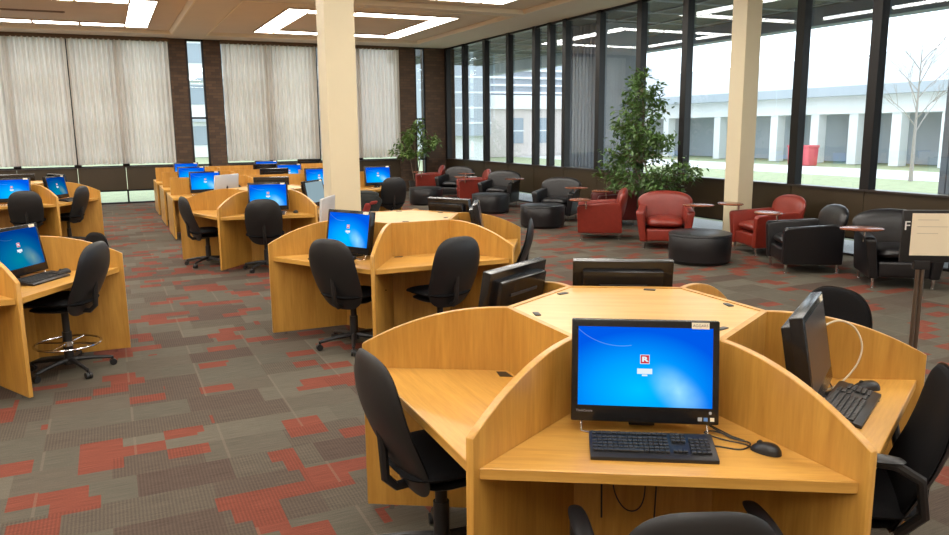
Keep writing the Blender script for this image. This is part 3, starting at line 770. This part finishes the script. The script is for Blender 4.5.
# ------------------------------------------------------------------ office chairs
def make_office_chair(seat_z=.44, drafting=False, arms=True, name='office_chair'):
    r = empty(name); r.scale = (1.06, 1.06, 1.)                # front is +Y
    m = MB(); m.pillow(.245, .235, 3.2, .045, .035, lambda u, v, w: (u, v+.02, seat_z+w-.035*max(0, (v-.1)/.135)**2+.02*(u/.245)**2), 40, 7); m.build('seat', 'fabric', r)
    m = MB(); m.pillow(.20, .19, 3, .02, .025, lambda u, v, w: (u, v+.02, seat_z-.045+w), 32, 4); m.build('seat_pan', 'black', r)
    bz = seat_z+.185; hh = .285
    def bmap(u, v, w):
        t = v/hh
        y = -.225-.06*t-.035*sin((t+.35)*2.2)+.55*u*u - (.0 if t > -.6 else .0)
        return (u, y+w, bz+v)
    bk = MB(); bk.pillow(.225, hh, 2.9, .035, .012, bmap, 48, 8, taper=.03); bo = bk.build('backrest', 'fabric', r)
    sh = MB(); sh.pillow(.232, hh+.007, 2.9, .004, .03, lambda u, v, w: (bmap(u, v, w)[0], bmap(u, v, w)[1]-.006, bmap(u, v, w)[2]), 48, 6, taper=.03); sh.build('back_shell', 'rim' if not drafting else 'black', bo)
    m = MB(); m.tube([(0, .0, seat_z-.07), (0, -.20, seat_z-.075), (0, -.245, seat_z-.03), (0, -.25, seat_z+.06), (0, -.262, seat_z+.22)], .020, 8); m.build('back_support', 'black', r)
    if arms:
        for sx in (-1, 1):
            m = MB()
            m.tube([(sx*.20, .06, seat_z-.05), (sx*.27, .07, seat_z-.03), (sx*.295, .085, seat_z+.08), (sx*.295, .09, seat_z+.20), (sx*.292, .05, seat_z+.235), (sx*.288, -.10, seat_z+.225), (sx*.275, -.18, seat_z+.18), (sx*.25, -.205, seat_z+.05), (sx*.2, -.14, seat_z-.05)], .018, 8)
            a = m.build('armrest', 'black', r)
            m = MB(); m.pillow(.032, .13, 3, .014, .012, lambda u, v, w: (sx*.292+u, -.0+v, seat_z+.242+w), 24, 4); m.build('arm_pad', 'black', a)
    m = MB(); m.cyl(0, 0, .10, seat_z-.06, .026); m.cyl(0, 0, .10, .10+(seat_z-.16)*.55, .034); m.build('gas_column', 'black', r)
    hub = MB(); hub.cyl(0, 0, .065, .12, .045, .036); hub.build('base_hub', 'black', r)
    for k in range(5):
        a = 2*pi*k/5+.3; ca, sa = cos(a), sin(a)
        m = MB(); m.tube([(.03*ca, .03*sa, .10), (.15*ca, .15*sa, .092), (.29*ca, .29*sa, .070)], .021, 8, r1=.014); lg = m.build('base_leg', 'black', r)
        m = MB()
        for q in (-.012, .012):
            b = bmesh.new(); bmesh.ops.create_cone(b, cap_ends=True, segments=16, radius1=.026, radius2=.026, depth=.018)
            m.join(b, Matrix.Translation((.30*ca-sa*q, .30*sa+ca*q, .027)) @ Matrix.Rotation(a, 4, 'Z') @ Matrix.Rotation(pi/2, 4, 'X'))
        m.cyl(.295*ca, .295*sa, .03, .078, .010, n=10); m.build('caster', 'black', lg)
    if drafting:
        m = MB(); m.tube([(.23*cos(2*pi*k/40), .23*sin(2*pi*k/40), .235) for k in range(40)], .009, 8, True); ringo = m.build('foot_ring', 'chrome', r)
        m = MB(); m.tube([(-.225, 0, .235), (.225, 0, .235)], .007, 8); m.tube([(0, -.225, .235), (0, .225, .235)], .007, 8); m.cyl(0, 0, .215, .255, .04); m.build('ring_spokes', 'chrome', ringo)
    return r
och = make_office_chair(); ocn = make_office_chair(arms=False); drf = make_office_chair(.58, True, False, 'drafting_chair')
def chair(p, c, k, lab, dr=1.55, dx=0., tw=0., rows=None):
    (loc, rz) = st(c, k, dr, dx, 0.) if rows is None else rows
    return put(p, USED, loc, rz+R(tw), lab, 'chair', 'black office chairs')
chair(och, 'C0', 4, 'black office chair at the foreground desk, grey rimmed back cut by the photo bottom', 1.12, .03, 8).scale = (1.06, 1.06, .86)
chair(ocn, 'C0', 3, 'black office chair at the left side of the foreground carrel, seen from the side', .97, -.05, 5).scale = (1.06, 1.06, 1.10)
chair(och, 'C0', 5, 'black office chair at the right edge of the photo beside the foreground carrel', .98, -.12, 16).scale = (1.1, 1.06, 1.10)
chair(ocn, 'C0', 0, 'black office chair behind the right foreground desk, only its back top showing', 1.15, .1, 0)
chair(ocn, 'C1', 3, 'black office chair at the lit left desk of the carrel before the column', .97, .25, 8)
chair(ocn, 'C1', 4, 'black office chair tucked under the empty desk of the carrel before the column', .98, .0, 12)
chair(ocn, 'C1', 5, 'office chair at the right end of the carrel before the column, thin grey back', .95, .28, 0)
chair(ocn, 'C2', 3, 'black office chair at the left end of the carrel left of the column', 1.0, -.05, -4)
chair(ocn, 'C2', 4, 'black office chair before the lit monitor of the carrel left of the column', 1.08, -.05, 0)
chair(drf, 'L1', 5, 'black drafting stool with a chrome foot ring at the left carrel', .98, .03, 4)
chair(ocn, 'L1', 0, 'black office chair behind the left carrel, only its back top showing', .88, -.15, 0)
chair(ocn, 'L2', 5, 'black office chair at the right desk of the far left carrel', .88, 0, 0)
chair(ocn, 'L2', 4, 'black office chair before the lit monitor of the far left carrel', 1.0, .2, 0)
chair(ocn, 0, 0, 'black office chair at the nearest bench, right of the column', rows=((4.97, 14.35, 0), R(-8)))
chair(ocn, 0, 0, 'black office chair at the left end of the nearest bench', rows=((1.85, 14.3, 0), R(10)))
chair(ocn, 0, 0, 'black office chair at the middle bench, left of the column', rows=((4.6, 16.4, 0), R(4)))
# jacket hung over another bench chair
chair(ocn, 0, 0, 'office chair under the black and red jacket, right of the column', rows=((4.40, 14.42, 0), R(-14))).scale = (1.06, 1.06, .82)
t = tag(empty('jacket', (4.33, 14.06, 0), R(-14)), 'black and red jacket hung over a chair back right of the column', 'jacket'); t.scale = (1, 1, .84)
def cloth(a, h, z0, y0, ph, th=.03):
    def f(u, v, w): return (u*(1+.10*sin(7*v+ph))+.02*sin(16*v), y0-.02*cos(9*u+ph)-.018*sin(14*u+5*v+ph)-w-.25*max(0, -v-.05)*.3, z0+v+.03*sin(6*u+ph))
    m = MB(); m.pillow(a, h, 3, th, th, f, 44, 9, pw=4); return m
cloth(.29, .27, .58, -.055, 1.).build('jacket_body', 'jacket_dark', t)
cloth(.26, .10, .80, .02, 2., .10).build('shoulders', 'jacket_dark', t)
cloth(.06, .13, .50, -.16, 2., .02).xf(Matrix.Translation((.03, 0, 0))).build('red_panel', 'jacket_red', t)
cloth(.07, .04, .70, -.15, .4, .02).xf(Matrix.Translation((.16, 0, -.05))).build('collar_lining', 'jacket_red', t)
# ------------------------------------------------------------------ lounge
def make_armchair(leather, top='cherry', tablet=1, name='lounge_armchair'):
    r = empty(name); r.scale = (1.04,)*3                # front is -Y
    m = MB(); m.box(-.27, .27, -.35, .30, .13, .31, .03, 3); m.build('base_frame', leather, r)
    def cush(u, v, w_): return (u, v-.03, .385+w_+.012*cos(u*5))
    m = MB(); m.pillow(.275, .32, 5, .075, .07, cush, 48, 7, pw=4); m.build('seat_cushion', leather, r)
    for sx in (-1, 1):
        m = MB()
        m.prism([(-.37, .12), (-.385, .55), (-.36, .585), (-.1, .60), (.22, .62), (.34, .60), (.35, .12)], 'x', -.05, .05, .022, 3)
        for v in m.bm.verts:                            # arms flare outwards towards the top and the front
            k = max(0, (v.co.z-.2)/.4); fr = max(0, (.1-v.co.y)/.5)
            v.co.x = v.co.x*(1+.15*k)*sx+sx*(.315+.045*k*(.5+fr))
        bmesh.ops.recalc_face_normals(m.bm, faces=m.bm.faces)
        m.build('arm', leather, r)
    def bmap(u, v, w_):
        t = (v+.265)/.53
        return (u*(1+.06*t), .30+.10*t-.34*u*u-w_, .555+v+.02*cos(u*4)-.34*u*u*max(0, t-.3))
    m = MB(); m.pillow(.385, .265, 4.2, .085, .075, bmap, 56, 8, pw=3.2, taper=.11); m.build('backrest', leather, r)
    for sx in (-1, 1):
        for sy in (-.32, .30):
            m = MB(); m.cyl(sx*.31, sy, 0, .13, .014, .02, n=14); m.cyl(sx*.31, sy, 0, .012, .022, n=14); m.build('leg', 'chrome', r)
    if tablet:
        x = tablet*.44; y = -.34
        p = MB(); p.cyl(x-tablet*.03, y+.1, .52, .665, .013, n=12); p.cyl(x-tablet*.03, y+.1, .655, .668, .05, n=16); po = p.build('tablet_post', 'chrome', r)
        m = MB(); m.lathe([(0, .668), (.19, .668), (.2, .676), (.2, .684), (.19, .69), (0, .69)], x+tablet*.03, y, 36, 1.15, .88); m.build('tablet_top', top, r)
    return r
red_r = make_armchair('leather_red', tablet=1); red_l = make_armchair('leather_red', tablet=-1)
mar = make_armchair('leather_maroon', tablet=1); blk_l = make_armchair('leather_black', tablet=-1); blk_r = make_armchair('leather_black', tablet=1)
def arm(p, x, y, fx, fy, lab): return put(p, USED, (x, y, 0), math.atan2(fy, fx)+pi/2, lab, 'armchair', 'leather lounge armchairs')
# tablet on the sitter's right is local -X when front is -Y
arm(red_r, 8.02, 9.84, -.62, -.78, 'red leather armchair facing the camera in front of the tall leafy plant')
arm(red_r, 7.72, 11.2, -.83, .56, 'red leather armchair seen from its side, left of the leafy plant')
arm(mar, 9.02, 12.62, -.9, .4, 'dark red leather armchair half hidden behind the leafy plant')
arm(red_l, 8.97, 8.62, -.96, .29, 'red leather armchair right of the beige column by the windows')
arm(blk_l, 8.33, 7.33, -.87, .5, 'black leather armchair seen from its side, right of the red one by the column')
arm(blk_l, 8.51, 6.13, -.62, -.78, 'black leather armchair behind the sign stand at the right')
arm(blk_r, 8.45, 13.85, -.72, -.69, 'black leather armchair nearest of the three dark ones left of the leafy plant')
arm(blk_r, 8.72, 17.0, -.72, -.69, 'black leather armchair in the middle of the three dark ones along the windows')
arm(blk_r, 8.72, 19.75, -.72, -.69, 'black leather armchair farthest of the dark ones, near the back corner')
arm(red_r, 8.55, 18.2, -.9, .3, 'red leather armchair between the middle and farthest dark armchairs')
arm(red_r, 8.5, 21.1, -.9, .3, 'red leather armchair nearest the back corner under the small plant')
def make_ottoman():
    r = empty('ottoman')
    m = MB(); m.lathe([(0, .03), (.40, .03), (.425, .05), (.43, .2), (.43, .385), (.42, .40), (0, .40)], 0, 0, 56); m.build('drum', 'leather_black', r)
    m = MB(); m.lathe([(0, .395), (.425, .395), (.437, .405), (.43, .425), (.37, .44), (0, .448)], 0, 0, 56); m.build('top_cushion', 'leather_black', r)
    m = MB(); m.lathe([(0, 0), (.36, 0), (.36, .035), (0, .035)], 0, 0, 40); m.build('plinth', 'black', r)
    return r
ot = make_ottoman()
for (x, y, lab) in ((7.50, 8.42, 'round black leather ottoman in front of the red armchair by the column'),
                    (7.60, 13.0, 'round black leather ottoman nearest of the row left of the red armchairs'),
                    (7.89, 15.85, 'round black leather ottoman, second of the row along the windows'),
                    (7.35, 18.5, 'round black leather ottoman farthest away, near the small plant')):
    put(ot, USED, (x, y, 0), 0, lab, 'ottoman', 'round black ottomans')
t = MB(); t.box(-.15, .15, -.11, .11, 0, .012, .003); o = t.build('open_book', 'white_plastic', loc=(8.32, 17.9, .691), rz=.4); tag(o, 'white paper lying on the tablet of the red armchair near the corner', 'paper')

# ------------------------------------------------------------------ plants
def leaf(b, p, d, n, L_, w):
    s = d.cross(n).normalized(); q = [p, p+d*L_*.45+s*w, p+d*L_-n*L_*.15, p+d*L_*.45-s*w]
    mid = p+d*L_*.5-n*w*.25
    v = [b.verts.new(c) for c in q]; c = b.verts.new(mid)
    for i in range(4): b.faces.new((v[i], v[(i+1) % 4], c))
def plant(name, label, loc, m_leaf, trunks, puffs, n_leaf, L_, pot_r, seed):
    t = tag(empty(name, loc), label, 'plant'); rr = random.Random(seed)
    p = MB(); p.lathe([(0, 0), (pot_r*.8, 0), (pot_r, .30), (pot_r*1.06, .31), (pot_r*1.06, .36), (pot_r*.95, .36), (pot_r*.93, .31), (0, .31)], 0, 0, 32); po = p.build('pot', 'pot', t)
    p = MB(); p.cyl(0, 0, .30, .325, pot_r*.92); p.build('soil', 'soil', po)
    m = MB()
    for pts in trunks: m.tube(pts, .018, 7, r1=.006)
    m.build('stem', 'trunk', t)
    b = bmesh.new(); br = MB()
    for (cx, cy, cz, rx, rz_, k) in puffs:
        twigs = []
        for i in range(max(4, k//28)):
            u = Vector((rr.gauss(0, 1), rr.gauss(0, 1), rr.gauss(.1, 1))).normalized()
            e = Vector((cx+u.x*rx*.9, cy+u.y*rx*.9, cz+u.z*rz_*.9)); s0 = Vector((cx*.7, cy*.7, cz-rz_*.6))
            br.tube([s0, (s0+e)/2+Vector((0, 0, .05)), e], .005, 4, r1=.002); twigs.append((s0, e))
        for i in range(k):
            s0, e = rr.choice(twigs); q = rr.uniform(.35, 1.05)
            c = s0.lerp(e, q)+Vector((rr.gauss(0, .05), rr.gauss(0, .05), rr.gauss(0, .05)))
            d = ((e-s0).normalized()*.5+Vector((rr.gauss(0, .6), rr.gauss(0, .6), rr.gauss(-.35, .5)))).normalized()
            nn = Vector((rr.gauss(0, .5), rr.gauss(0, .5), 1)).normalized()
            l = L_*rr.uniform(.7, 1.25); leaf(b, c, d, nn, l, l*.24)
    br.build('twigs', 'trunk', t)
    mb = MB(); mb.join(b); mb.build('foliage', m_leaf, t, smooth=False)
    return t
plant('potted_ficus', 'tall leafy potted ficus tree behind the red armchairs', (8.92, 11.35, 0), 'leaf',
      [[(0, 0, .3), (.03, .05, .8), (-.02, .25, 1.4), (.0, .30, 2.2), (0, .35, 2.7)], [(.04, 0, .3), (.06, -.1, .8), (.0, -.35, 1.2)], [(-.04, .03, .3), (-.06, .2, .9), (-.1, .7, 1.5)]],
      [(0, .35, 1.0, .58, .32, 560), (-.05, .38, 1.45, .62, .34, 720), (0, .85, 1.40, .50, .32, 420), (0, .35, 1.88, .58, .32, 620), (.05, .45, 2.25, .56, .30, 560), (0, -.05, 1.70, .45, .3, 300),
       (0, .40, 2.58, .42, .22, 320), (0, .38, 2.82, .18, .14, 90), (0, .95, 1.8, .3, .26, 160), (.05, -.50, 1.0, .48, .28, 460), (.05, -.2, .85, .44, .26, 330), (.0, -.85, 1.18, .32, .2, 200), (-.05, 1.05, 1.0, .40, .26, 240)], 0, .105, .21, 11)
plant('potted_bamboo', 'small green potted plant in the back corner by the last brick pier', (8.45, 22.1, 0), 'leaf2',
      [[(0, 0, .3), (.03, 0, 1.0), (-.05, 0, 1.9)], [(.03, 0, .3), (.15, -.02, 1.0), (.35, 0, 1.6)], [(-.03, 0, .3), (-.15, 0, 1.0), (-.4, 0, 1.5)]],
      [(0, 0, 1.75, .38, .28, 260), (-.40, 0, 1.35, .34, .25, 210), (.42, 0, 1.55, .36, .25, 230), (.05, 0, 1.3, .40, .25, 230), (.1, 0, 2.0, .22, .15, 90)], 0, .14, .2, 5)

# ------------------------------------------------------------------ sign stand
sx, sy = 4.84, 3.30
t = tag(empty('sign_stand', (sx, sy, 0), R(-34)), 'black sign board with a cream paper sheet on a steel pole at the right edge', 'sign')
m = MB(); m.lathe([(0, 0), (.17, 0), (.17, .012), (.03, .03), (0, .03)], 0, 0, 32); m.build('foot_plate', 'steel', t)
m = MB(); m.cyl(-.018, .0, .02, 1.0, .013, n=16); m.cyl(.012, 0, .02, 1.0, .013, n=16); m.build('pole', 'steel', t)
m = MB(); m.box(-.05, .05, -.02, .02, .95, 1.01, .004); m.build('clamp', 'black', t)
m = MB(); m.box(-.14, .40, -.012, .012, 1.0, 1.345, .003); bo = m.build('board', 'black', t)
m = MB(); m.box(-.085, .38, -.0145, -.0118, 1.045, 1.325); pp = m.build('paper_sheet', 'paper', bo, False)
m = MB()
for k in range(3): m.box(-.05+.0*k, .08+.06*(k % 2), -.0152, -.0144, 1.28-k*.045, 1.284-k*.045)
m.build('faint_lines', mat('faint_ink', (.5, .42, .3), .7), pp, False)
text_obj('sign_letter', 'F', .085, 'white_ink', bo, Matrix.Translation((-.112, -.0128, 1.24)) @ FRONT)

# ------------------------------------------------------------------ light, camera
w = bpy.data.worlds.new('overcast'); SC.world = w; w.use_nodes = True; nt = w.node_tree; bg = nt.nodes['Background']
bg.inputs[0].default_value = (.90, .95, 1.0, 1); bg.inputs[1].default_value = 3.2
cam = bpy.data.cameras.new('camera'); co = bpy.data.objects.new('camera', cam); C.objects.link(co); SC.camera = co
P, YAW, ROLL, F = .178, .44, -.010, 770.5
fw = Vector((sin(YAW)*cos(P), cos(YAW)*cos(P), -sin(P))); rt = Vector((cos(YAW), -sin(YAW), 0)); up = rt.cross(fw)
rt2 = rt*cos(ROLL)+up*sin(ROLL); up2 = up*cos(ROLL)-rt*sin(ROLL)
mm = Matrix((rt2, up2, -fw)).transposed().to_4x4(); mm.translation = (0, 0, H); co.matrix_world = mm
cam.sensor_width = 36; cam.lens = F*36/949; cam.clip_end = 300; cam.clip_start = .05
vs = SC.view_settings; SC.display_settings.display_device = 'sRGB'
vs.view_transform = 'Standard'; vs.look = 'None'; vs.exposure = 0.; vs.gamma = 1.; vs.use_curve_mapping = False
SC.cycles.max_bounces = 10; SC.cycles.transparent_max_bounces = 24; SC.cycles.use_denoising = True
